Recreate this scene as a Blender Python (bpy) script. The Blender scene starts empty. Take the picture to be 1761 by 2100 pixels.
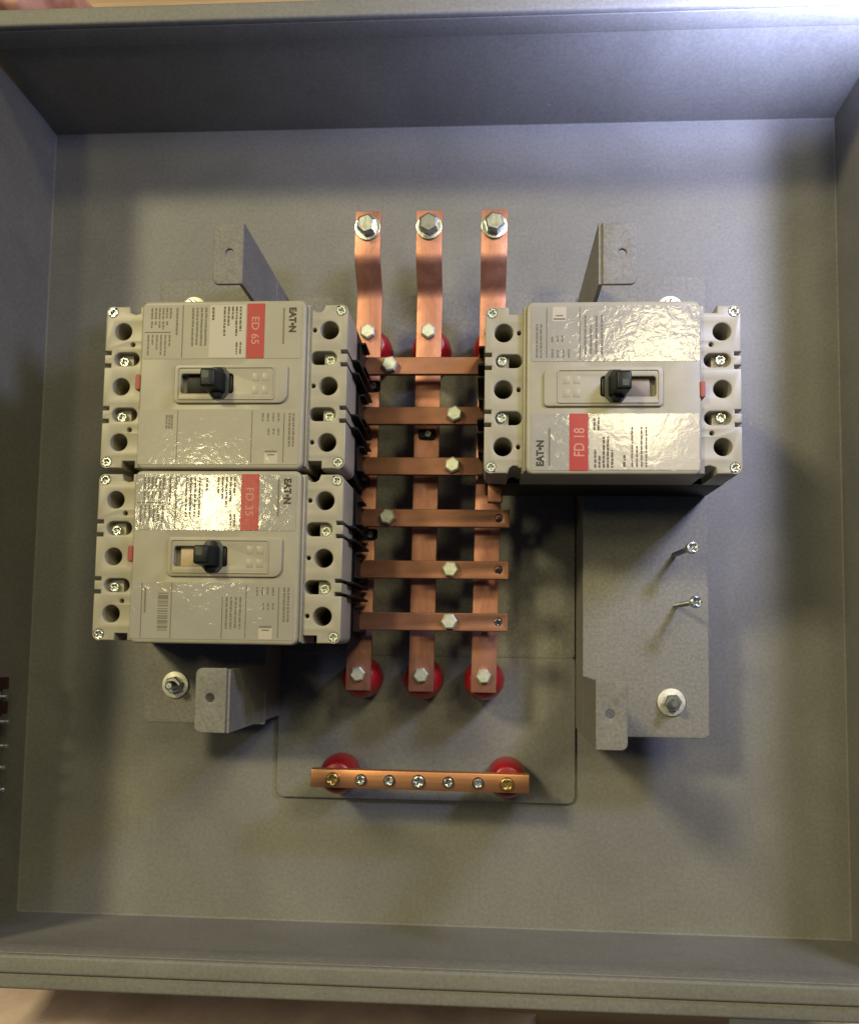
import bpy, bmesh, math, random
from mathutils import Matrix, Vector
random.seed(7)
S = 0.001                      # everything below is written in millimetres
scn = bpy.context.scene
C = scn.collection
PI = math.pi

# ---------------------------------------------------------------- camera
cd = bpy.data.cameras.new('camera'); cam = bpy.data.objects.new('camera', cd); C.objects.link(cam)
R = Matrix(((0.99814791, -0.0104428, 0.05993071),
            (0.01483864, 0.99719373, -0.07337904),
            (-0.05899625, 0.07413242, 0.9955018)))
cam.matrix_world = Matrix.Translation(Vector((0, -61.9, 624.3))*S) @ R.to_4x4()
cd.sensor_fit = 'VERTICAL'; cd.sensor_height = 24.0
cd.lens = 24.0*1714.13/2100.0
cd.shift_x = -15.8/2100.0; cd.shift_y = 137.2/2100.0
cd.clip_start = 0.01; cd.clip_end = 50
cd.dof.use_dof = True; cd.dof.focus_distance = 0.50; cd.dof.aperture_fstop = 6.5
scn.camera = cam

# ---------------------------------------------------------------- world and lamps
w = bpy.data.worlds.new('World'); scn.world = w; w.use_nodes = True
bg = w.node_tree.nodes['Background']; bg.inputs[0].default_value = (0.50, 0.60, 1.0, 1); bg.inputs[1].default_value = 0.052
def area(name, loc, target, size, power, col, sy=None, spread=180):
    l = bpy.data.lights.new(name, 'AREA'); l.energy = power; l.color = col; l.size = size*S
    l.spread = math.radians(spread)
    if sy: l.shape = 'RECTANGLE'; l.size_y = sy*S
    o = bpy.data.objects.new(name, l); C.objects.link(o)
    o.location = Vector(loc)*S
    o.rotation_euler = (Vector(target)-Vector(loc)).to_track_quat('-Z', 'Y').to_euler()
    return o
WARM = (1.0, 0.88, 0.49)
area('ceiling_lamp', (-2350, 2080, 3300), (-50, 20, 50), 560, 118, WARM)
area('ceiling_lamp', (1550, 2080, 3300), (-50, 20, 50), 560, 38, WARM)
area('ceiling_lamp', (-690, 250, 1630), (-160, 30, 130), 165, 3.0, WARM, 130)
area('ceiling_lamp', (390, 560, 1630), (80, 90, 130), 210, 4.3, WARM, 290)
area('cool_fill', (236, 246, 215), (-14, 1196, 105), 60, 3.3, (0.55, 0.61, 1.0), None, 132)  # unseen cool lamp added near the rim, standing in for upper right glare
area('cool_fill', (400, 330, 420), (215, 200, 0), 90, 1.9, (0.58, 0.62, 1.0), None, 120)  # second unseen cool lamp, added to lift the right of the back panel

scn.view_settings.view_transform = 'Standard'
scn.view_settings.look = 'None'
scn.view_settings.exposure = 0.0
scn.view_settings.gamma = 1.0

# ---------------------------------------------------------------- materials
def new_mat(name, col, rough=0.5, metal=0.0, coat=0.0, coat_rough=0.1, spec=0.5):
    m = bpy.data.materials.new(name); m.use_nodes = True
    b = m.node_tree.nodes['Principled BSDF']
    b.inputs['Base Color'].default_value = (*col, 1); b.inputs['Roughness'].default_value = rough
    b.inputs['Metallic'].default_value = metal; b.inputs['Coat Weight'].default_value = coat
    b.inputs['Coat Roughness'].default_value = coat_rough
    b.inputs['Specular IOR Level'].default_value = spec
    return m
def noise(m, scale, detail=4, rough=0.55, dist=0.0, stretch=None):
    nt = m.node_tree; tc = nt.nodes.new('ShaderNodeTexCoord'); n = nt.nodes.new('ShaderNodeTexNoise')
    n.inputs['Scale'].default_value = scale; n.inputs['Detail'].default_value = detail
    n.inputs['Roughness'].default_value = rough; n.inputs['Distortion'].default_value = dist
    if stretch:
        mp = nt.nodes.new('ShaderNodeMapping'); mp.inputs['Scale'].default_value = stretch
        nt.links.new(tc.outputs['Object'], mp.inputs[0]); nt.links.new(mp.outputs[0], n.inputs['Vector'])
    else: nt.links.new(tc.outputs['Object'], n.inputs['Vector'])
    return n
def vary(m, n, c0, c1, lo=0.35, hi=0.65, sock='Base Color'):
    nt = m.node_tree; r = nt.nodes.new('ShaderNodeValToRGB')
    r.color_ramp.elements[0].position = lo; r.color_ramp.elements[1].position = hi
    r.color_ramp.elements[0].color = (*c0, 1); r.color_ramp.elements[1].color = (*c1, 1)
    nt.links.new(n.outputs['Fac'], r.inputs[0]); nt.links.new(r.outputs[0], nt.nodes['Principled BSDF'].inputs[sock])
def bump(m, n, strength, dist, sock='Normal'):
    nt = m.node_tree; b = nt.nodes.new('ShaderNodeBump')
    b.inputs['Strength'].default_value = strength; b.inputs['Distance'].default_value = dist
    nt.links.new(n.outputs['Fac'], b.inputs['Height']); nt.links.new(b.outputs[0], nt.nodes['Principled BSDF'].inputs[sock])

M = {}
def paint(name, c0, c1, rough, sc):
    m = new_mat(name, c1, rough, spec=0.28); nt = m.node_tree; B = nt.nodes['Principled BSDF']
    vary(m, noise(m, sc, 5, 0.7), c0, c1)
    ramp = B.inputs['Base Color'].links[0].from_node
    big = noise(m, 9, 6, 0.62, 0.5); mr = nt.nodes.new('ShaderNodeMapRange'); mr.inputs['From Min'].default_value = 0.3; mr.inputs['From Max'].default_value = 0.7
    mr.inputs['To Min'].default_value = 0.82; mr.inputs['To Max'].default_value = 1.1; nt.links.new(big.outputs['Fac'], mr.inputs[0])
    mx = nt.nodes.new('ShaderNodeMix'); mx.data_type = 'RGBA'; mx.blend_type = 'MULTIPLY'; mx.inputs[0].default_value = 1
    nt.links.new(ramp.outputs[0], mx.inputs[6]); nt.links.new(mr.outputs[0], mx.inputs[7])
    # pale dust specks and rub marks
    sp = noise(m, 260, 2, 0.5); th = nt.nodes.new('ShaderNodeMapRange'); th.inputs['From Min'].default_value = 0.74; th.inputs['From Max'].default_value = 0.80
    nt.links.new(sp.outputs['Fac'], th.inputs[0])
    rub = noise(m, 30, 8, 0.7, 2.5, (1, 0.12, 1)); tr = nt.nodes.new('ShaderNodeMapRange'); tr.inputs['From Min'].default_value = 0.66; tr.inputs['From Max'].default_value = 0.78; tr.inputs['To Max'].default_value = 0.35
    nt.links.new(rub.outputs['Fac'], tr.inputs[0])
    ad = nt.nodes.new('ShaderNodeMath'); ad.operation = 'MAXIMUM'; nt.links.new(th.outputs[0], ad.inputs[0]); nt.links.new(tr.outputs[0], ad.inputs[1])
    m2 = nt.nodes.new('ShaderNodeMix'); m2.data_type = 'RGBA'; m2.inputs[7].default_value = (0.34, 0.33, 0.31, 1)
    sc2 = nt.nodes.new('ShaderNodeMath'); sc2.operation = 'MULTIPLY'; sc2.inputs[1].default_value = 0.5; nt.links.new(ad.outputs[0], sc2.inputs[0])
    nt.links.new(sc2.outputs[0], m2.inputs[0]); nt.links.new(mx.outputs[2], m2.inputs[6]); nt.links.new(m2.outputs[2], B.inputs['Base Color'])
    r2 = nt.nodes.new('ShaderNodeMapRange'); r2.inputs['To Min'].default_value = rough-0.04; r2.inputs['To Max'].default_value = rough+0.14
    nt.links.new(big.outputs['Fac'], r2.inputs[0]); nt.links.new(r2.outputs[0], B.inputs['Roughness'])
    bump(m, noise(m, 800, 3), 0.15, 0.0003); return m
M['paint'] = paint('grey_paint', (0.172, 0.169, 0.158), (0.222, 0.218, 0.203), 0.52, 420)
M['bracket'] = paint('bracket_paint', (0.165, 0.160, 0.145), (0.245, 0.237, 0.212), 0.54, 480)
m = new_mat('beige_plastic', (0.50, 0.455, 0.335), 0.42); vary(m, noise(m, 60, 3), (0.315, 0.29, 0.222), (0.355, 0.328, 0.252)); bump(m, noise(m, 1500, 2), 0.15, 0.0002); M['beige'] = m
m = new_mat('black_plastic', (0.007, 0.007, 0.007), 0.5, spec=0.22); bump(m, noise(m, 900, 2), 0.2, 0.0002); M['black'] = m
m = new_mat('toggle_plastic', (0.006, 0.009, 0.010), 0.42, spec=0.3); bump(m, noise(m, 900, 2), 0.1, 0.0002); M['toggle'] = m
m = new_mat('grey_plastic', (0.045, 0.05, 0.046), 0.5); bump(m, noise(m, 900, 2), 0.1, 0.0002); M['greyp'] = m
def film(name, c0, c1, st):
    m = new_mat(name, c0, 0.5, coat=1.0, coat_rough=0.09)
    vary(m, noise(m, 45, 3), c0, c1)
    nt = m.node_tree
    n = noise(m, 165, 3, 0.55, 0.9)
    bump(m, n, st, 0.0016, 'Coat Normal')
    return m
M['film_grey'] = film('crinkled_clear_film_on_grey_label', (0.285, 0.268, 0.232), (0.315, 0.297, 0.258), 0.125)
M['film_beige'] = film('clear_film_on_beige_label', (0.325, 0.30, 0.232), (0.35, 0.325, 0.25), 0.07)
m = new_mat('white_label', (0.46, 0.42, 0.335), 0.5, coat=1.0, coat_rough=0.1); bump(m, noise(m, 120, 3, 0.55, 1.0), 0.08, 0.0014, 'Coat Normal'); M['white'] = m
m = new_mat('red_label', (0.36, 0.014, 0.017), 0.5, coat=0.22, coat_rough=0.2); bump(m, noise(m, 120, 3), 0.1, 0.001, 'Coat Normal'); M['red'] = m
M['redtext'] = new_mat('pale_lettering', (0.52, 0.22, 0.17), 0.6)
M['ink'] = new_mat('dark_ink', (0.035, 0.028, 0.016), 0.6)
M['ink2'] = new_mat('faded_ink', (0.16, 0.14, 0.10), 0.6)
M['redtab'] = new_mat('red_tab', (0.30, 0.05, 0.035), 0.5)
m = new_mat('copper', (0.70, 0.33, 0.21), 0.45, 0.8); n = noise(m, 34, 8, 0.7, 0.7, (1, 0.35, 1)); vary(m, n, (0.29, 0.122, 0.083), (0.60, 0.295, 0.21), 0.28, 0.66)
n2 = noise(m, 45, 6, 0.65, 1.0); nt = m.node_tree; mr = nt.nodes.new('ShaderNodeMapRange'); mr.inputs['To Min'].default_value = 0.32; mr.inputs['To Max'].default_value = 0.68
nt.links.new(n2.outputs['Fac'], mr.inputs[0]); nt.links.new(mr.outputs[0], nt.nodes['Principled BSDF'].inputs['Roughness']); bump(m, noise(m, 24, 4, 0.5), 0.25, 0.002)
b0 = nt.nodes['Principled BSDF'].inputs['Normal'].links[0].from_node; n3 = noise(m, 900, 3, 0.6, 0, (1, 0.03, 1)); bb = nt.nodes.new('ShaderNodeBump'); bb.inputs['Strength'].default_value = 0.35; bb.inputs['Distance'].default_value = 0.0003
nt.links.new(n3.outputs['Fac'], bb.inputs['Height']); nt.links.new(b0.outputs[0], bb.inputs['Normal']); nt.links.new(bb.outputs[0], nt.nodes['Principled BSDF'].inputs['Normal']); M['copper'] = m
m = new_mat('dull_copper', (0.52, 0.27, 0.17), 0.5, 0.85); n = noise(m, 40, 6, 0.65, 0.4, (0.25, 1, 1)); vary(m, n, (0.19, 0.090, 0.058), (0.39, 0.19, 0.125), 0.3, 0.7); bump(m, noise(m, 60, 4), 0.25, 0.001); M['strap'] = m
m = new_mat('machined_copper', (0.70, 0.33, 0.16), 0.4, 0.85); n = noise(m, 50, 5, 0.6, 0.3, (0.15, 2.5, 1)); vary(m, n, (0.50, 0.22, 0.10), (0.76, 0.38, 0.19), 0.3, 0.7); bump(m, noise(m, 200, 3, 0.5, 0, (0.1, 1, 1)), 0.2, 0.0006); M['barcopper'] = m
m = new_mat('zinc', (0.66, 0.68, 0.64), 0.30, 0.95); vary(m, noise(m, 150, 4), (0.50, 0.53, 0.50), (0.78, 0.80, 0.76)); bump(m, noise(m, 160, 3), 0.25, 0.0008); M['zinc'] = m
m = new_mat('pale_zinc', (0.74, 0.72, 0.62), 0.45, 0.45); vary(m, noise(m, 200, 4), (0.62, 0.61, 0.53), (0.80, 0.78, 0.68)); M['palezinc'] = m
m = new_mat('dull_zinc', (0.50, 0.52, 0.42), 0.52, 0.7); vary(m, noise(m, 250, 4), (0.52, 0.55, 0.46), (0.72, 0.74, 0.63)); M['dullzinc'] = m
m = new_mat('brass', (0.62, 0.46, 0.18), 0.33, 0.95); bump(m, noise(m, 300, 3), 0.3, 0.0006); M['brass'] = m
m = new_mat('red_insulator', (0.42, 0.006, 0.012), 0.36, coat=0.25, coat_rough=0.25); vary(m, noise(m, 80, 3), (0.23, 0.004, 0.009), (0.34, 0.008, 0.014)); M['insul'] = m
M['darkred'] = new_mat('dark_red_plastic', (0.03, 0.003, 0.004), 0.4)
m = new_mat('bench_wood', (0.30, 0.19, 0.10), 0.6); n = noise(m, 14, 6, 0.6, 0.8, (0.25, 3, 1)); vary(m, n, (0.24, 0.14, 0.08), (0.55, 0.40, 0.25), 0.3, 0.7); M['wood'] = m
m = new_mat('pink_cloth', (0.50, 0.36, 0.31), 0.85); vary(m, noise(m, 30, 5), (0.62, 0.46, 0.43), (0.80, 0.64, 0.60)); bump(m, noise(m, 700, 3), 0.4, 0.0006); M['cloth'] = m
m = new_mat('pink_knit', (0.60, 0.27, 0.22), 0.8); vary(m, noise(m, 50, 5), (0.42, 0.17, 0.13), (0.68, 0.38, 0.32)); M['cloth2'] = m
m = new_mat('white_paper', (0.82, 0.80, 0.76), 0.7); bump(m, noise(m, 60, 3), 0.2, 0.002); M['paper'] = m

# ---------------------------------------------------------------- builders
def finish(me, mat, smooth=True, angle=35):
    me.materials.clear(); me.materials.append(mat)
    if smooth:
        for p in me.polygons: p.use_smooth = True
        me.set_sharp_from_angle(angle=math.radians(angle))
    return me
def link(name, me, parent=None, loc=(0, 0, 0), rot=(0, 0, 0), label=None):
    o = bpy.data.objects.new(name, me); C.objects.link(o)
    o.location = Vector(loc)*S; o.rotation_euler = rot
    if parent: o.parent = parent
    if label: o['label'] = label
    return o
def tag(o, label, cat, group=None, kind=None):
    o['label'] = label; o['category'] = cat
    if group: o['group'] = group
    if kind: o['kind'] = kind
    return o
def thing(name, label, cat, loc=(0, 0, 0), rotz=0, group=None):
    o = bpy.data.objects.new(name, None); C.objects.link(o); o.empty_display_size = 0.01
    o.location = Vector(loc)*S; o.rotation_euler = (0, 0, rotz)
    return tag(o, label, cat, group)
def bm_mesh(bm, name, mat, smooth=True, angle=35):
    for v in bm.verts: v.co *= S
    me = bpy.data.meshes.new(name); bm.normal_update(); bm.to_mesh(me); bm.free()
    return finish(me, mat, smooth, angle)
def add_box(bm, x0, x1, y0, y1, z0, z1, bev=0, seg=2):
    r = bmesh.ops.create_cube(bm, size=1)
    for v in r['verts']:
        v.co = Vector(((x0+x1)/2+v.co.x*(x1-x0), (y0+y1)/2+v.co.y*(y1-y0), (z0+z1)/2+v.co.z*(z1-z0)))
    if bev:
        es = list({e for v in r['verts'] for e in v.link_edges})
        bmesh.ops.bevel(bm, geom=es, offset=bev, segments=seg, profile=0.5, affect='EDGES')
def box(name, mat, x0, x1, y0, y1, z0, z1, bev=0, parent=None, label=None):
    bm = bmesh.new(); add_box(bm, x0, x1, y0, y1, z0, z1, bev)
    return link(name, bm_mesh(bm, name, mat), parent, label=label)
def add_lathe(bm, prof, n=32, cx=0, cy=0, rot0=0.0, cap=True):
    rings = []
    for r, z in prof:
        rings.append([bm.verts.new((cx+r*math.cos(rot0+2*PI*k/n), cy+r*math.sin(rot0+2*PI*k/n), z)) for k in range(n)])
    for a, b in zip(rings, rings[1:]):
        for k in range(n): bm.faces.new((a[k], a[(k+1) % n], b[(k+1) % n], b[k]))
    if cap: bm.faces.new(rings[-1]); bm.faces.new(list(reversed(rings[0])))
def circle(cx, cy, r, n=28): return [(cx+r*math.cos(2*PI*k/n), cy+r*math.sin(2*PI*k/n)) for k in range(n)]
def rrect(x0, x1, y0, y1, r, n=5):
    if not isinstance(r, (tuple, list)): r = (r,)*4        # corner order: bottom left, bottom right, top right, top left
    out = []
    for (cx, cy, a0, q) in ((x0+r[0], y0+r[0], PI, r[0]), (x1-r[1], y0+r[1], 1.5*PI, r[1]), (x1-r[2], y1-r[2], 0, r[2]), (x0+r[3], y1-r[3], PI/2, r[3])):
        if q <= 0: out.append((cx, cy)); continue
        for k in range(n+1):
            a = a0+PI/2*k/n; out.append((cx+q*math.cos(a), cy+q*math.sin(a)))
    return out
def carea(p): return sum(p[i][0]*p[(i+1) % len(p)][1]-p[(i+1) % len(p)][0]*p[i][1] for i in range(len(p)))/2
def curve_mesh(cu, name):
    ob = bpy.data.objects.new('tmp', cu); C.objects.link(ob)
    bpy.context.view_layer.update(); dg = bpy.context.evaluated_depsgraph_get()
    me = bpy.data.meshes.new_from_object(ob.evaluated_get(dg))
    bpy.data.objects.remove(ob); bpy.data.curves.remove(cu); me.name = name
    return me
def plate_mesh(name, mat, outer, holes, z0, z1, bev=0, res=2):
    """a slab cut to an outline, with holes through it and rounded edges"""
    cu = bpy.data.curves.new('tmp', 'CURVE'); cu.dimensions = '2D'; cu.fill_mode = 'BOTH'
    b = min(bev, (z1-z0)/2*0.999)
    for k, pts in enumerate([outer]+list(holes)):
        if (carea(pts) > 0) != (k == 0): pts = list(reversed(pts))
        sp = cu.splines.new('POLY'); sp.points.add(len(pts)-1); sp.use_cyclic_u = True
        for q, p in zip(sp.points, pts): q.co = (p[0]*S, p[1]*S, 0, 1)
    cu.extrude = ((z1-z0)/2-b)*S; cu.bevel_depth = b*S; cu.bevel_resolution = res; cu.offset = -b*S
    me = curve_mesh(cu, name)
    bm = bmesh.new(); bm.from_mesh(me); bmesh.ops.remove_doubles(bm, verts=bm.verts, dist=1e-7)
    bmesh.ops.recalc_face_normals(bm, faces=bm.faces)
    for v in bm.verts: v.co.z += (z0+z1)/2*S
    bm.to_mesh(me); bm.free()
    return finish(me, mat)
def plate(name, mat, outer, holes, z0, z1, bev=0, parent=None, label=None):
    return link(name, plate_mesh(name, mat, outer, holes, z0, z1, bev), parent, label=label)
def text_mesh(name, body, mat, w_, h_, z, cx, cy, ang=-PI/2, bold=0.0):
    """lettering fitted to a length w_ and letter height h_, centred on cx, cy"""
    cu = bpy.data.curves.new('tmp', 'FONT'); cu.body = body; cu.size = 1; cu.offset = bold; cu.extrude = 0.01
    cu.align_x = 'LEFT'; cu.space_character = 1.0
    me = curve_mesh(cu, name)
    xs = [v.co.x for v in me.vertices]; ys = [v.co.y for v in me.vertices]
    x0, x1, y0, y1 = min(xs), max(xs), min(ys), max(ys)
    ca, sa = math.cos(ang), math.sin(ang)
    for v in me.vertices:
        u = (v.co.x-(x0+x1)/2)/(x1-x0)*w_; t = (v.co.y-(y0+y1)/2)/(y1-y0)*h_
        v.co = Vector((cx+u*ca-t*sa, cy+u*sa+t*ca, z+(0.12 if v.co.z > 0 else 0)))*S
    return finish(me, mat, False)
def rects_mesh(name, mat, rects, z):
    bm = bmesh.new()
    for x0, x1, y0, y1 in rects:
        add_box(bm, x0, x1, y0, y1, z, z+0.10)
    return bm_mesh(bm, name, mat, False)
def print_lines(rects, x0, x1, y0, y1, n, wd=0.75, fill=1.0, rnd=None):
    """columns of tiny illegible print running down the label"""
    rnd = rnd or random
    for k in range(n):
        x = x0+(x1-x0)*(k+0.5)/n; y = y1
        end = y0 if rnd.random() < fill else y0+(y1-y0)*rnd.uniform(0.15, 0.6)
        while y > end+0.5:
            l = min(rnd.uniform(0.9, 3.4), y-end)
            j = rnd.uniform(-0.08, 0.08)
            rects.append((x-wd/2+j, x+wd/2+j, y-l, y)); y -= l+rnd.uniform(0.35, 0.7)
def cross(cx, cy, r, wd, a=0.0):
    h = wd/2
    p = [(h, h), (h, r), (-h, r), (-h, h), (-r, h), (-r, -h), (-h, -h), (-h, -r), (h, -r), (h, -h), (r, -h), (r, h)]
    return [(cx+x*math.cos(a)-y*math.sin(a), cy+x*math.sin(a)+y*math.cos(a)) for x, y in p]
def head_mesh(name, mat, r, h, a, dome=0.8):
    me = plate_mesh(name, mat, circle(0, 0, r, 24), [cross(0, 0, r*0.62, r*0.26, a)], h*0.35, h, dome)
    bm = bmesh.new(); bm.from_mesh(me)
    add = bmesh.new(); add_lathe(add, [(r*0.98, 0), (r*0.98, h*0.36)], 24)
    for v in add.verts: v.co *= S
    t = bpy.data.meshes.new('t'); add.to_mesh(t); add.free(); bm.from_mesh(t); bpy.data.meshes.remove(t)
    bm.to_mesh(me); bm.free()
    return finish(me, mat)

# ================================================================= SETTING
bench = plate('workbench', M['wood'], rrect(-1500, 1500, -1200, 1400, 10), [], -60, -30, 2)
tag(bench, 'brown wooden bench top the open box lies on', 'workbench', kind='structure')

# ================================================================= ENCLOSURE
XL, XR, YB, YT, ZR = -349.2, 259.2, -269.2, 338.5, 112.0
enc = thing('steel_enclosure', 'large open grey painted steel enclosure box around the copper bars and breakers', 'enclosure')
box('back_panel', M['paint'], XL-1.5, XR+1.5, YB-1.5, YT+1.5, -2, 0, 0, enc)
box('left_wall', M['paint'], XL-2, XL, YB-2, YT+2, 0.0, ZR-2.6, 0, enc)
box('right_wall', M['paint'], XR, XR+2, YB-2, YT+2, 0.0, ZR-2.6, 0, enc)
bm = bmesh.new(); add_box(bm, XL-1.5, XR+1.5, YT, YT+2, 0.0, ZR-2.6)
for v in bm.verts: v.co.y += 8*v.co.z/ZR
link('top_wall', bm_mesh(bm, 'top_wall', M['paint']), enc)
bm = bmesh.new(); add_box(bm, XL-1.5, XR+1.5, YB-2, YB, 0.0, ZR-2.6)
for v in bm.verts: v.co.y += 8*v.co.z/ZR
link('bottom_wall', bm_mesh(bm, 'bottom_wall', M['paint']), enc)
# weld / fold fillets along the floor
def fillet(x0, y0, x1, y1, nx, ny, r=1.0):
    bm = bmesh.new(); pr = []
    for k in range(6):
        a = PI/2*k/5; pr.append((r*(1-math.sin(a)), r*(1-math.cos(a))))
    vs = [[bm.verts.new((x+nx*d, y+ny*d, z)) for d, z in pr] for x, y in ((x0, y0), (x1, y1))]
    for k in range(5): bm.faces.new((vs[0][k], vs[0][k+1], vs[1][k+1], vs[1][k]))
    bmesh.ops.recalc_face_normals(bm, faces=bm.faces)
    return bm_mesh(bm, 'floor_fold', M['paint'], True, 80)
for a in ((XL, YB, XR, YB, 0, 1), (XL, YT, XR, YT, 0, -1), (XL, YB, XL, YT, 1, 0), (XR, YB, XR, YT, -1, 0)):
    link('floor_fold', fillet(*a), enc)
# folded lip inside the opening and the flange around it
plate('rim_lip', M['paint'], rrect(XL-0.4, XR+0.4, YB+7.6, YT+7.4, 1), [rrect(XL+2.4, XR-2.4, -258.2, 343.3, 3)], 91, 107.5, 0.7, enc)
plate('rim_flange', M['paint'], rrect(XL-10, XR+10, -269.6, 356, 2), [rrect(XL+2, XR-2, -258.4, 343.6, 3)], 106.5, ZR, 1.8, enc)
plate('outer_flange', M['paint'], rrect(XL-22, XR+22, -279.5, 355, 2), [rrect(XL-9, XR+9, -268, 350, 3)], 104.5, 110.0, 1.6, enc)
for y0, y1 in ((-277.5, -275.5), (349.5, 351.5)):
    box('outer_skirt', M['paint'], XL-20, XR+20, y0+0.3, y1-0.3, -28, 105.0, 0, enc)

# ================================================================= MOUNTING FRAME
fr = thing('mounting_frame', 'grey steel breaker mounting frame with raised side plates and four corner tabs', 'mounting frame', (0, 0, 0))
ZP = 48.0
plate('centre_pan', M['bracket'], rrect(-153.0, 64.5, -74.0, 202, 3), [], 0.4, 3.4, 0.6, fr)
plate('lower_pan', M['paint'], rrect(-154.5, 65.0, -179, -71.5, 6), [], 0.3, 3.0, 0.5, fr)
plate('side_plate', M['bracket'], rrect(-238.8, -152.8, -121.8, 196, (4, 1, 1, 4)), [], ZP-2.6, ZP, 0.6, fr)
plate('side_plate', M['bracket'], rrect(65.2, 149.6, -125, 194.6, (1, 4, 4, 1)), [], ZP-2.6, ZP, 0.6, fr)
def web(x0, x1, ya, yb, yc, yd):
    # pan-to-plate wall, rising to the tabs at both ends
    pr = [(ya, 0.5), (yd, 0.5), (yd, 127.0), (yc, 127.0), (yc, ZP-2.7), (yb, ZP-2.7), (yb, 127.0), (ya, 127.0)]
    bm = bmesh.new(); A_ = [bm.verts.new((x0, y, z)) for y, z in pr]; B_ = [bm.verts.new((x1, y, z)) for y, z in pr]
    bm.faces.new(A_); bm.faces.new(list(reversed(B_)))
    for k in range(8): bm.faces.new((A_[k], B_[k], B_[(k+1) % 8], A_[(k+1) % 8]))
    bm.normal_update(); bmesh.ops.triangulate(bm, faces=[f for f in bm.faces if len(f.verts) > 4]); bmesh.ops.recalc_face_normals(bm, faces=bm.faces)
    return bm_mesh(bm, 'web', M['bracket'])
link('web', web(-155.8, -153.4, -119, -81, 157, 196), fr)
link('web', web(65.4, 67.8, -124, -84.5, 155, 194), fr)
for x0, x1, y0, y1, hx, hy, rr in ((-172.8, -153.6, 157, 196.3, -162.5, 177.1, (4, .8, .8, 4)), (-174.2, -155.2, -119.2, -80.4, -165.1, -98.3, (4, .8, .8, 4)),
                              (67.6, 88.2, 154.3, 193.5, 79.3, 173.9, (.8, 4, 4, .8)), (63.6, 82.2, -124.2, -83.8, 71.9, -103.3, (.8, 4, 4, .8))):
    plate('tab', M['bracket'], rrect(x0, x1, y0, y1, rr), [circle(hx, hy, 2.6)], 126.0, 128.5, 0.7, fr)
def stud_nut(x, y, rot):
    wm = plate_mesh('washer', M['palezinc'], circle(0, 0, 9.3, 32), [circle(0, 0, 3.5, 20)], 0.05, 1.7, 0.4)
    wsh = link('washer', wm, fr, (x, y, ZP))
    bm = bmesh.new(); add_lathe(bm, [(5.4, 1.7), (6.1, 2.3), (6.1, 6.0), (5.3, 6.8)], 6, rot0=rot)
    link('hex_nut', bm_mesh(bm, 'hex_nut', M['zinc']), wsh)
    bm = bmesh.new(); prof = [(2.9, 1)]
    z = 6
    while z < 12.5: prof += [(3.0, z), (2.6, z+0.45)]; z += 0.9
    prof += [(2.2, z), (2.0, z+.2)]
    add_lathe(bm, prof, 20); link('stud', bm_mesh(bm, 'stud', M['zinc']), wsh)
for x, y, r in ((-216.3, -95.4, 0.3), (124.2, -101.1, 0.1), (-212.9, 173.4, 0.5), (124.7, 170.6, 0.2)): stud_nut(x, y, r)

# ================================================================= BREAKERS  (local z=0 on the side plate)
ZE, ZF = 81.5, 86.0      # end faces, raised middle face
def stadium(x0, x1, y0, y1): return rrect(x0, x1, y0, y1, (y1-y0)/2-0.01, 8)
def body_outline():
    X, Y, r = 76.0, 51.0, 4.0
    p = []
    def arc(cx, cy, a0):
        for k in range(6):
            a = a0+PI/2*k/5; p.append((cx+r*math.cos(a), cy+r*math.sin(a)))
    def notch_r(yc):
        for q in (-1, 1):
            y = yc+q*4.0
            p.extend([(X, y-1.15), (X-4.2, y-1.15), (X-4.2, y+1.15), (X, y+1.15)])
    def notch_l(yc):
        for q in (1, -1):
            y = yc+q*4.0
            p.extend([(-X, y+1.15), (-X+4.2, y+1.15), (-X+4.2, y-1.15), (-X, y-1.15)])
    arc(-X+r, -Y+r, PI)
    p.extend([(-62, -Y), (-62, -Y+4.4), (-54.2, -Y+4.4), (-54.2, -Y)])
    p.extend([(53.2, -Y), (53.2, -Y+4.6), (61.6, -Y+4.6), (61.6, -Y)])
    arc(X-r, -Y+r, 1.5*PI)
    notch_r(-17.5); notch_r(17.5)
    arc(X-r, Y-r, 0)
    p.extend([(61.8, Y), (60.6, Y-3.2), (58.6, Y-4.6), (55.8, Y-4.4), (55.2, Y-3.3), (53.6, Y-3.3), (53.2, Y)])
    p.extend([(-54.2, Y), (-54.2, Y-4.4), (-57, Y-5.0), (-60.5, Y-3.8), (-61, Y)])
    arc(-X+r, Y-r, PI/2)
    notch_l(17.5); notch_l(-17.5)
    return p
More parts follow.
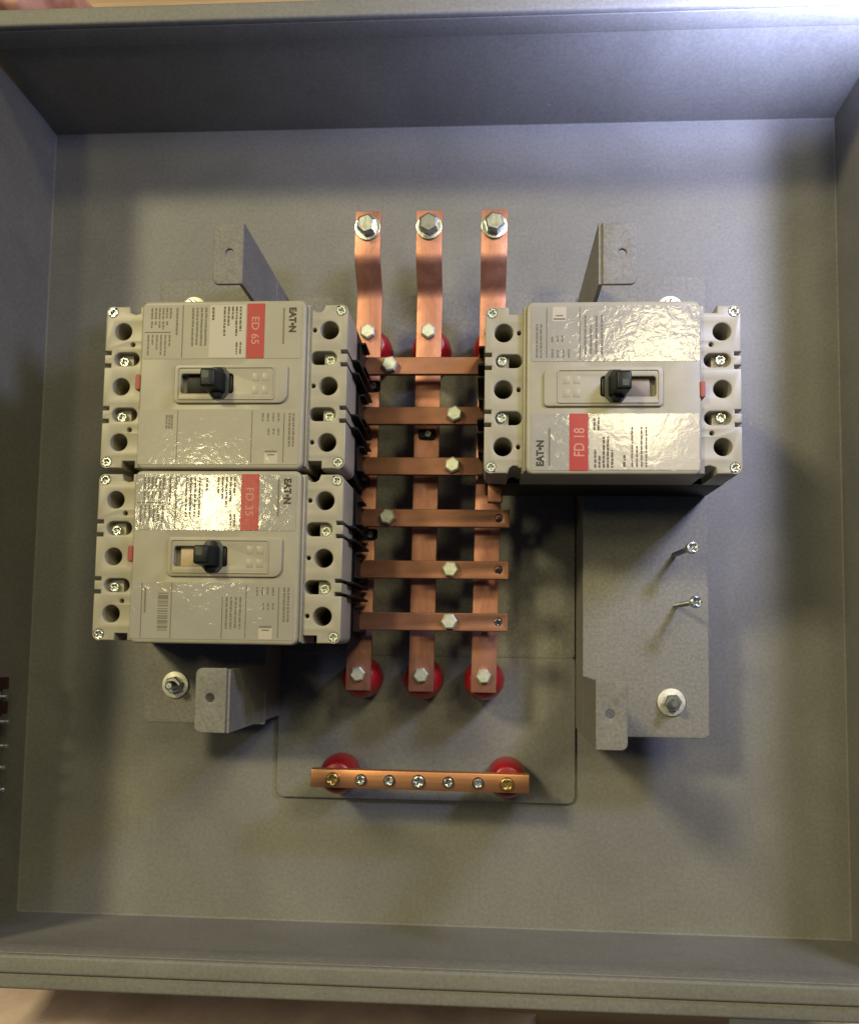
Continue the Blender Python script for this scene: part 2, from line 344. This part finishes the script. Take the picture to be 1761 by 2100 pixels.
def make_breaker(name, label, loc, rotz, film_top, film_low, lettering, insert_mat, rnd, variant):
    t = thing(name, label, 'circuit breaker', loc, rotz, 'moulded case circuit breakers in the enclosure')
    holes = [circle(sx*64.7, y, 5.6 if sx > 0 else 5.3) for sx in (-1, 1) for y in (-34.93, 0, 34.93)]
    holes += [circle(-58.3, 26.6, 1.3, 14), circle(-58.3, -27.1, 1.3, 14)]+[circle(55.5, y+0.1, 1.3, 14) for y in (-34.93, 0, 34.93)]
    for y in (-17.5, 17.5):
        holes.append(stadium(-69.6, -54.0, y-4.1, y+4.1)); holes.append(stadium(53.4, 69.4, y-4.1, y+4.1))
    for sx, sy in ((-1, -1), (-1, 1), (1, -1), (1, 1)): holes.append(circle(sx*71.7, sy*47.2, 2.95, 20))
    plate('cover', M['beige'], body_outline(), holes, 46, ZE, 0.8, t)
    # dark lower base
    bm = bmesh.new()
    add_box(bm, -75.4, 75.4, -50.4, 50.4, 0.05, 45.9, 1.2)
    link('base', bm_mesh(bm, 'base', M['black']), t)
    for y in (13.4, 21.6, -13.4, -21.6):
        box('phase_barrier', M['black'], 75.5, 80.5, y-0.8, y+0.8, 0.5, 64, 0.3, t)
    for y in (-34.93, 0, 34.93):
        p = [(75.5, -8.6), (80.2, -8.6), (80.2, -7.2), (77, -6.9), (77, 6.9), (80.2, 7.2), (80.2, 8.6), (75.5, 8.6)]
        plate('terminal_shroud', M['black'], [(a, b+y) for a, b in p], [], 15.5, 36, 0.4, t)
    # raised middle with the toggle window
    slot = rrect(-25.0, 7.8, -6.3, 6.3, 1.4)
    plate('face', M['beige'], rrect(-51.4, 51.2, -52.3, 52.3, 4.5), [slot], ZE-3, ZF, 1.5, t)
    bm = bmesh.new(); add_box(bm, 51.0, 52.9, -50.4, 50.4, ZE-0.5, ZE+2.2, 0.8)
    link('side_step', bm_mesh(bm, 'side_step', M['beige']), t)
    plate('toggle_surround', M['beige'], rrect(-29.0, 40.9, -12.2, 12.0, (3.2, 5.5, 2.5, 2.5)), [rrect(-24.7, 7.5, -6.0, 6.0, 1.6)], ZF-0.5, ZF+1.5, 0.7, t)
    plate('toggle_frame', M['beige'], rrect(-26.9, 33.0, -10.2, 10.2, 1.6), [rrect(-26.1, 32.2, -9.4, 9.4, 1.2)], ZF+1.3, ZF+2.0, 0.3, t)
    # toggle window floor, insert, saddle and handle
    box('toggle_well', M['black'], -25.6, 8.4, -6.9, 6.9, ZF-12, ZF-6.5, 0, t)
    if insert_mat: box('toggle_slide', insert_mat, -21.8, -7.5, -5.9, 5.9, ZF-6.45, ZF-1.5, 0.6, t)
    sd = plate('toggle_saddle', M['greyp'], [(-7.5, -6.2), (-4.4, -9.9), (2.2, -9.9), (5.2, -6.2), (5.2, 6.2), (2.2, 9.9), (-4.4, 9.9), (-7.5, 6.2)], [], ZF+1.6, ZF+2.4, 0.3, t)
    bm = bmesh.new(); add_box(bm, -7.5, 7.0, -5.7, 5.7, ZF-6.4, ZF+1.0, 1.2)
    link('toggle_drum', bm_mesh(bm, 'toggle_drum', M['toggle']), t)
    bm = bmesh.new(); r = bmesh.ops.create_cube(bm, size=1)
    for v in r['verts']:
        top = v.co.z > 0
        v.co = Vector((v.co.x*(8.6 if top else 10.6)+(-4.4 if top else -1.8), v.co.y*(10.8 if top else 13.0), ZF+(14.5 if top else 1.5)))
    bmesh.ops.bevel(bm, geom=list(bm.edges), offset=1.3, segments=3, profile=0.5, affect='EDGES')
    add_box(bm, -4.6, 1.2, -9.2, 9.2, ZF+2.5, ZF+5.0, 0.7)
    hd = link('toggle_handle', bm_mesh(bm, 'toggle_handle', M['toggle']), t)
    plate('rating_mark', M['greyp'], rrect(-7.0, -3.2, -0.4, 3.4, 0.4), [], ZF+14.51, ZF+14.65, 0, hd)
    # pockets with terminal screws
    for y in (-17.5, 17.5):
        box('pocket_floor', M['beige'], -70.4, -59.6, y-4.9, y+4.9, 62, 76.5, 0, t)
        box('pocket_floor', M['beige'], 61.4, 70.2, y-4.9, y+4.9, 62, 77.0, 0, t)
        for x, mt in ((-64.4, M['zinc']), (65.5, M['dullzinc'])):
            link('pocket_screw', head_mesh('pocket_screw', mt, 2.9, 2.4, rnd.uniform(0, 1.5)), t, (x, y-1.0, 76.6 if x < 0 else 77.1))
    for sx, sy in ((-1, -1), (-1, 1), (1, -1), (1, 1)):
        link('corner_screw', head_mesh('corner_screw', M['zinc'] if sx < 0 else M['dullzinc'], 2.85, 2.6, rnd.uniform(0, 1.5), 0.9), t, (sx*71.7, sy*47.2, ZE-2.3))
    plate('trip_button', M['redtab'], rrect(-53.6, -50.6, -3.4, 6.3, 0.9), [], ZE-1, ZF+0.6, 0.4, t)
    # labels
    L1 = plate('rating_label', film_top, rrect(-50.0, 48.2, 15.9, 50.0, 1.2), [], ZF+0.01, ZF+0.20, 0, t)
    L2 = plate('instruction_label', film_low, rrect(-50.6, 48.3, -49.5, -15.6, 1.2), [], ZF+0.01, ZF+0.20, 0, t)
    zt = ZF+0.21
    plate('white_panel', M['white'], rrect(-8.6 if variant != 2 else -49.6, 13.9, 16.4, 49.5, 0.3), [], zt, zt+0.1, 0, L1)
    red = plate('red_panel', M['red'], rrect(14.6, 25.6, 16.0, 50.2, 0.3), [], zt, zt+0.14, 0, L1)
    link('lettering', text_mesh('lettering', lettering, M['redtext'], 17.0, 4.9 if variant < 2 else 6.4, zt+0.15, 20.0, 33.2, bold=0.015), red)
    link('maker_logo', text_mesh('maker_logo', 'EAT\u2022N', M['ink'], 15.4, 4.5, zt, 42.8, 39.8, bold=0.045), L1)
    rc = [(36.9, 37.7, 24.8, 47.3)]
    bigink = []
    print_lines(bigink, -0.6, 11.8, 30, 48.4, 5, 1.15, 0.3, rnd); print_lines(bigink, 7.4, 12.2, 18.5, 26, 2, 1.0, 1, rnd)
    print_lines(bigink, -7.9, -5.0, 40, 48, 1, 1.3, 1, rnd)
    print_lines(rc, -20.5, -9.6, 24, 48.0, 4, 1.0, 0.6, rnd)
    if variant != 2:
        rc.append((-25.6, -25.2, 16.6, 49.6))
        print_lines(rc, -30.5, -27.6, 31, 48, 1, 1.0, 1, rnd)
        print_lines(rc, -46, -32, 41, 48.0, 6, 0.9, 1, rnd); print_lines(rc, -46, -34, 34.5, 39.5, 5, 0.9, 0.4, rnd); print_lines(rc, -48, -32, 18, 31.0, 6, 0.8, 0.5, rnd)
        rc.append((-49, -33, 32.4, 32.8))
    z2 = zt+0.12
    link('fine_print', rects_mesh('fine_print', M['ink2'], rc, z2), L1)
    link('rating_print', rects_mesh('rating_print', M['ink2'] if variant == 1 else new_ink, bigink, z2), L1)
    rc = [(19.3, 19.8, -48.5, -16.5), (38.9, 39.5, -48, -18)]
    print_lines(rc, 41.4, 46.2, -38.5, -18, 2, 1.2, 1, rnd)
    print_lines(rc, 24.5, 37.4, -23, -18, 4, 1.0, 1, rnd); print_lines(rc, 28.5, 37.4, -31.5, -27.5, 3, 1.0, 1, rnd)
    rc += [(28.2, 35.2, -42.0, -41.0), (29.5, 34, -44, -43.2)]
    if variant == 0: rc.append((-26.6, -26.2, -48.5, -16.5)); print_lines(rc, -34, -29, -27.5, -19, 3, 1.1, 1, rnd)
    if variant == 1:
        rc += [(-44.3, -43.8, -49, -16), (-26.1, -25.6, -49, -16), (5.0, 5.5, -49, -24), (-42.4, -41.4, -34, -19)]
        y = -22
        while y > -45:
            h = rnd.choice((0.5, 0.8, 1.5, 2.6)); rc.append((-34.0, -27.8, y-h, y)); y -= h+rnd.choice((0.5, 0.8, 1.2))
        print_lines(rc, 6.5, 17.5, -43, -24, 4, 1.1, 0.8, rnd)
    if variant == 2: print_lines(rc, 5, 18, -44, -20, 4, 1.2, 0.7, rnd)
    link('fine_print', rects_mesh('fine_print', M['ink2'], rc, zt), L2)
    plate('approval_mark', M['white'], rrect(27.6, 35.8, -49.0, -42.6 if variant != 2 else -40, 0.6), [], ZF+0.205, ZF+0.26, 0, L2)
    # embossed ON / OFF panels on the surround
    for x0, y0 in ((19.5, 1.5), (25.5, 1.5), (19.5, -6.5), (25.5, -6.5)): box('embossed_mark', M['beige'], x0, x0+4, y0, y0+5, ZF+1.3, ZF+1.62, 0.1, t)
    return t
new_ink = new_mat('olive_ink', (0.10, 0.085, 0.055), 0.6)
m = new_mat('slide_cream', (0.46, 0.345, 0.225), 0.5); M['cream'] = m
m = new_mat('slide_taupe', (0.21, 0.17, 0.135), 0.5); M['taupe'] = m
make_breaker('circuit_breaker', 'beige circuit breaker at upper left, its label beige and its toggle window all black', (-162.7, 91.8, ZP), 0, M['film_beige'], M['film_beige'], 'ED 65', M['black'], random.Random(3), 0)
make_breaker('circuit_breaker', 'beige circuit breaker at lower left with a barcode and a cream slide beside its toggle', (-162.9, -13.8, ZP), 0, M['film_grey'], M['film_grey'], 'FD 35', M['cream'], random.Random(5), 1)
make_breaker('circuit_breaker', 'beige circuit breaker standing alone on the right side, its red panel below the toggle', (73.0, 89.2, ZP), PI, M['film_grey'], M['film_grey'], 'FD 18', M['taupe'], random.Random(9), 2)

# ================================================================= COPPER BUS BARS
def insulator_mesh(h, r):
    bm = bmesh.new()
    prof = [(r*0.80, 0), (r*0.83, h*0.03), (r*0.93, h*0.14), (r*0.99, h*0.30), (r, h*0.45), (r*0.985, h*0.62), (r*0.90, h*0.80), (r*0.80, h*0.92), (r*0.70, h*0.985), (r*0.62, h)]
    add_lathe(bm, prof, 48); return bm_mesh(bm, 'standoff_insulator', M['insul'], True, 60)
ins_a = insulator_mesh(35.3, 14.6); ins_b = insulator_mesh(33.4, 14.2)
GI = 'red standoff insulators under the copper bars'
BX = [(-89.3, -86.2), (-45.3, -43.0), (-2.0, 2.6)]      # x at the bottom end and at the top end of each bar
side = ['left', 'middle', 'right']
for (xb, xt), s in zip(BX, side):
    o = link('standoff_insulator', ins_a, None, (xb+0.2, -89.5, 3.45)); tag(o, 'red round standoff insulator under the bottom end of the %s upright copper bar' % s, 'insulator', GI)
    o = link('standoff_insulator', ins_a, None, (xb+(xt-xb)*0.8+0.6, 151.0, 3.45)); tag(o, 'red round standoff insulator behind the upper small bolt of the %s upright copper bar' % s, 'insulator', GI)
for x, s in ((-104.4, 'left'), (15.2, 'right')):
    o = link('standoff_insulator', ins_b, None, (x, -158.4, 2.45)); tag(o, 'red round standoff insulator under the %s end of the copper bar with seven screws' % s, 'insulator', GI)

def strip_mesh(name, mat, prof, w0, w1, xb, xt, th, bev=0.5):
    """a flat bar following a (y, z) profile; thickness below the profile; sheared slightly along x"""
    bm = bmesh.new(); y0, y1 = prof[0][0], prof[-1][0]
    rows = []
    for i, (y, z) in enumerate(prof):
        a = prof[max(i-1, 0)]; b = prof[min(i+1, len(prof)-1)]
        d = Vector((b[0]-a[0], b[1]-a[1])).normalized(); nrm = Vector((-d.y, d.x))
        t = (y-y0)/(y1-y0); cx = xb+(xt-xb)*t; hw = (w0+(w1-w0)*t)/2
        rows.append([bm.verts.new((cx+q*hw, y-nrm.x*th*k, z-nrm.y*th*k)) for q, k in ((-1, 0), (1, 0), (1, 1), (-1, 1))])
    for a, b in zip(rows, rows[1:]):
        for k in range(4): bm.faces.new((a[k], b[k], b[(k+1) % 4], a[(k+1) % 4]))
    bm.faces.new(rows[0]); bm.faces.new(list(reversed(rows[-1])))
    bmesh.ops.recalc_face_normals(bm, faces=bm.faces)
    es = [e for e in bm.edges if len(e.link_faces) == 2 and e.calc_face_angle(0) > 1.0]
    bmesh.ops.bevel(bm, geom=es, offset=bev, segments=2, profile=0.5, affect='EDGES')
    return bm_mesh(bm, name, mat, True, 40)
def hexbolt(parent, x, y, z, r, h, mat, washer=0, rot=0.0, tilt=(0, 0)):
    bm = bmesh.new(); add_lathe(bm, [(r*0.94, 0.1), (r, 0.5), (r, h-0.9), (r*0.86, h-0.25), (r*0.80, h)], 6, rot0=rot)
    o = link('hex_bolt', bm_mesh(bm, 'hex_bolt', mat, True, 20), parent, (x, y, z+(1.8 if washer else 0)), (tilt[0], tilt[1], 0))
    if washer:
        link('washer', plate_mesh('washer', M['zinc'], circle(0, 0, washer, 36), [circle(0, 0, 3, 16)], -1.8, -0.05, 0.45), o)
    return o
ZB = 42.0
prof = [(-97.5, ZB), (-60, ZB), (0, ZB), (60, ZB), (120, ZB), (170, ZB), (182, ZB), (186.5, ZB+0.8), (190, ZB+3.2), (201, ZB+14.8), (204.3, ZB+17.3), (208.5, ZB+18), (239, ZB+18)]
for i, ((xb, xt), s) in enumerate(zip(BX, side)):
    t = thing('copper_bus_bar', '%s of the three upright bright copper bus bars, joggled near its top end' % s.capitalize() if s != 'middle' else 'middle one of the three upright bright copper bus bars, crossed by all six flat straps', 'bus bar', (0, 0, 0), 0, 'upright copper bus bars')
    link('bar', strip_mesh('bar', M['copper'], prof, 17.5, 18.3, xb, xt, 3.2), t)
    fx = lambda y: xb+(xt-xb)*(y+97.5)/336.5
    hexbolt(t, fx(-86)-0.2, -86.0, ZB, 5.4, 4.2, M['dullzinc'], 0, 0.2+i, (0.02, 0.03))
    hexbolt(t, fx(159)-0.5, 158.2, ZB, 5.6, 4.2, M['dullzinc'], 0, 0.5+i, (0.05, -0.03+0.03*i))
    hexbolt(t, fx(228)-0.2, 226.5, ZB+18, 7.2, 6.5, M['zinc'], 9.2, 0.3+i*1.3, (0.05-0.03*i, 0.04*(i-1)))
# flat cross straps
ZS = 62.0
strap = [(1, 126.9, -93, 4, -68.6), (2, 91.9, -93, 4, -23.6), (3, 56.6, -93, 4, -24.4), (4, 20.9, -93, 14.6, -68.2), (5, -14.2, -93, 14.2, -24.9), (6, -49.3, -93, 14.0, -25.2)]
ordn = ['topmost', 'second from top', 'third from top', 'fourth from top', 'fifth from top', 'lowest']
for k, y, x0, x1, bx_ in strap:
    end = 'running under the right breaker' if k < 4 else 'its right end free and drilled'
    t = thing('copper_strap', 'flat copper strap, %s of the six, %s' % (ordn[k-1], end), 'copper strap', (0, y, 0), 0, 'flat copper cross straps')
    hl = [circle(7.4, 0.2, 2.7, 20)] if k > 3 else []
    o = plate('strap', M['strap'], rrect(x0, x1, -6.1, 6.1, 0.5), hl, ZS-4.0, ZS, 0.45, t)
    o.location.z += 0.0; o.rotation_euler.z = random.uniform(-0.004, 0.002)
    hexbolt(t, bx_, 0.3, ZS, 5.6, 4.6, M['dullzinc'], 0, random.random(), (random.uniform(-.06, .06), random.uniform(-.06, .06)))
    if k > 3: link('screw_below', head_mesh('screw_below', M['zinc'], 2.4, 1.6, 0.4), t, (7.4, 0.2, ZB+8))
    # black insulating spacer that carries the strap over the bars
    bm = bmesh.new(); add_box(bm, -96, -84, -9.5, -3, ZB+0.1, ZS-4.2, 0.8)
    link('insulating_spacer', bm_mesh(bm, 'insulating_spacer', M['black']), t)
# spacers with small screws seen in the gaps
for x, y in ((-83.5, 118.5), (-43.8, 83.5), (-83.5, 12.0)):
    sp = plate('insulating_clip', M['black'], rrect(x-6, x+6, y-3.6, y+3.4, 1.5), [], ZB+0.1, ZB+3.4, 0.6)
    tag(sp, {118.5: 'small black clip on the left copper bar just below the topmost strap', 83.5: 'small black clip on the middle copper bar just below the second strap', 12.0: 'small black clip on the left copper bar just below the fourth strap'}[y], 'clip', 'black clips on the copper bars')
    link('clip_screw', head_mesh('clip_screw', M['zinc'], 2.2, 1.6, 0.3), sp, (x+1, y-0.5, ZB+3.42))
# brown lug end showing under the right breaker
lug = plate('copper_lug', M['strap'], rrect(-0.5, 9.0, 27, 41, 1.2), [], 86, 91, 0.8)
tag(lug, 'short dull brown copper lug poking out below the left corner of the right breaker', 'lug')

# ================================================================= SCREW BAR
nb = thing('neutral_bar', 'rectangular copper bar with seven screws below the upright bars, on two red standoffs', 'terminal bar', (-45.3, -158.2, 0), 0)
nb.rotation_euler.z = -0.004
xs = (-59.6, -40.0, -20.4, -0.3, 20.1, 40.4, 59.9)
bm = bmesh.new(); add_box(bm, -75.1, 75.1, -6.2, 6.2, 36.2, 45.0, 0.5)
link('bar', bm_mesh(bm, 'bar', M['barcopper']), nb)
for k, x in enumerate(xs):
    big = k in (0, 6); mid = k == 3
    hm = plate_mesh('screw_well', M['black'], circle(0, 0, 4.6 if (big or mid) else 4.0, 24), [], 45.02, 45.10, 0)
    wl = link('screw_well', hm, nb, (x, -0.2, 0))
    link('screw', head_mesh('screw', M['brass'] if big else M['zinc'], 4.4 if big else (4.1 if mid else 3.3), 2.6, random.uniform(0, 1.5), 0.9), wl, (0, 0, 45.12))

# ================================================================= LOOSE SCREWS ON THE RIGHT PLATE
for (x, y, dx, dy, l) in ((127.0, -1.2, 4.8, 1.6, 'upper'), (127.6, -36.0, 6.2, 1.3, 'lower')):
    t = thing('long_screw', '%s of the two long thin silver screws standing out of the right side plate' % l, 'screw', (x, y, ZP), 0, 'long screws in the right side plate')
    d = Vector((dx, dy, 27.0)); q = d.to_track_quat('Z', 'Y').to_euler()
    bm = bmesh.new(); pr = [(1.5, -1.0)]; z = 0.0
    while z < 24.5: pr += [(1.75, z), (1.3, z+0.5)]; z += 1.0
    pr.append((1.4, 26.5)); add_lathe(bm, pr, 16)
    link('shank', bm_mesh(bm, 'shank', M['zinc']), t, (0, 0, 0), q)
    h = link('head', head_mesh('head', M['zinc'], 4.1, 3.2, 0.5, 1.1), t, d, q)

# ================================================================= TERMINAL BLOCK ON THE LEFT WALL
tb = thing('terminal_block', 'dark red and black terminal strip with silver screws on the left wall', 'terminal block', (XL, -133, 62))
bm = bmesh.new(); add_box(bm, 0.05, 12.5, -41, 41, -7, 9, 0.8); link('block', bm_mesh(bm, 'block', M['black']), tb)
for y in (37.0, 20.0):
    bm = bmesh.new(); add_box(bm, 12.55, 17.5, y-4.2, y+4.2, -6, 8, 0.6); link('red_divider', bm_mesh(bm, 'red_divider', M['darkred']), tb)
for y, s in ((28.5, 1.05), (11.5, 1.25), (-5.0, 1.25), (-19.5, 1.1), (-34.5, 1.15)):
    me = head_mesh('block_screw', M['zinc'], 4.0*s, 3, random.random(), 0.9)
    o = link('block_screw', me, tb, (12.6, y, 3), (0, PI/2, 0))
    bm = bmesh.new(); add_lathe(bm, [(1.7, 2.9), (1.7, 8.5*s), (1.2, 9*s)], 14); link('screw_tip', bm_mesh(bm, 'screw_tip', M['zinc']), o)

# ================================================================= CLOTHS AND PAPER AROUND THE BOX
def cloth(name, mat, x0, x1, y0, y1, z0, amp, seed, nx=60, ny=30, top=18, slope=0):
    rnd = random.Random(seed); bm = bmesh.new()
    wv = [(rnd.uniform(0.01, 0.10), rnd.uniform(-0.06, 0.06), rnd.uniform(0, 6.3), rnd.uniform(0.3, 1)) for _ in range(9)]
    V = []
    for j in range(ny+1):
        row = []
        for i in range(nx+1):
            u, v = i/nx, j/ny; x = x0+(x1-x0)*u; y = y0+(y1-y0)*v
            e = min(1, min(u, 1-u)*7)*min(1, min(v, 1-v)*4); e = math.sin(e*PI/2)
            h = sum(a_*abs(math.sin(kx*x+ky*y+ph)) for kx, ky, ph, a_ in wv)/4
            row.append(bm.verts.new((x, y+4*math.sin(x*0.03+seed)+slope*(x-x0), z0+1+e*(top+amp*h))))
        V.append(row)
    for j in range(ny):
        for i in range(nx): bm.faces.new((V[j][i], V[j][i+1], V[j+1][i+1], V[j+1][i]))
    g = bmesh.ops.extrude_face_region(bm, geom=list(bm.faces))
    for v in [q for q in g['geom'] if isinstance(q, bmesh.types.BMVert)]: v.co.z = v.co.z-2
    bmesh.ops.recalc_face_normals(bm, faces=bm.faces)
    return link(name, bm_mesh(bm, name, mat, True, 80))
c1 = cloth('cloth', M['cloth'], -460, 40, -425, -322, -29.9, 20, 4, 110, 40, 66, -0.03)
tag(c1, 'crumpled pale pink cloth on the bench below the bottom left of the box', 'cloth')
c2 = cloth('cloth', M['cloth2'], -430, -318, 364, 460, -29.9, 22, 8, 40, 24, 100)
tag(c2, 'bunched reddish pink cloth behind the top left corner of the box', 'cloth')
pp = plate('paper_sheet', M['paper'], [(182, -338), (420, -335), (430, -520), (165, -520)], [], -29.5, -28.5, 0.1)
tag(pp, 'white paper sheet on the bench below the bottom right corner of the box', 'paper')
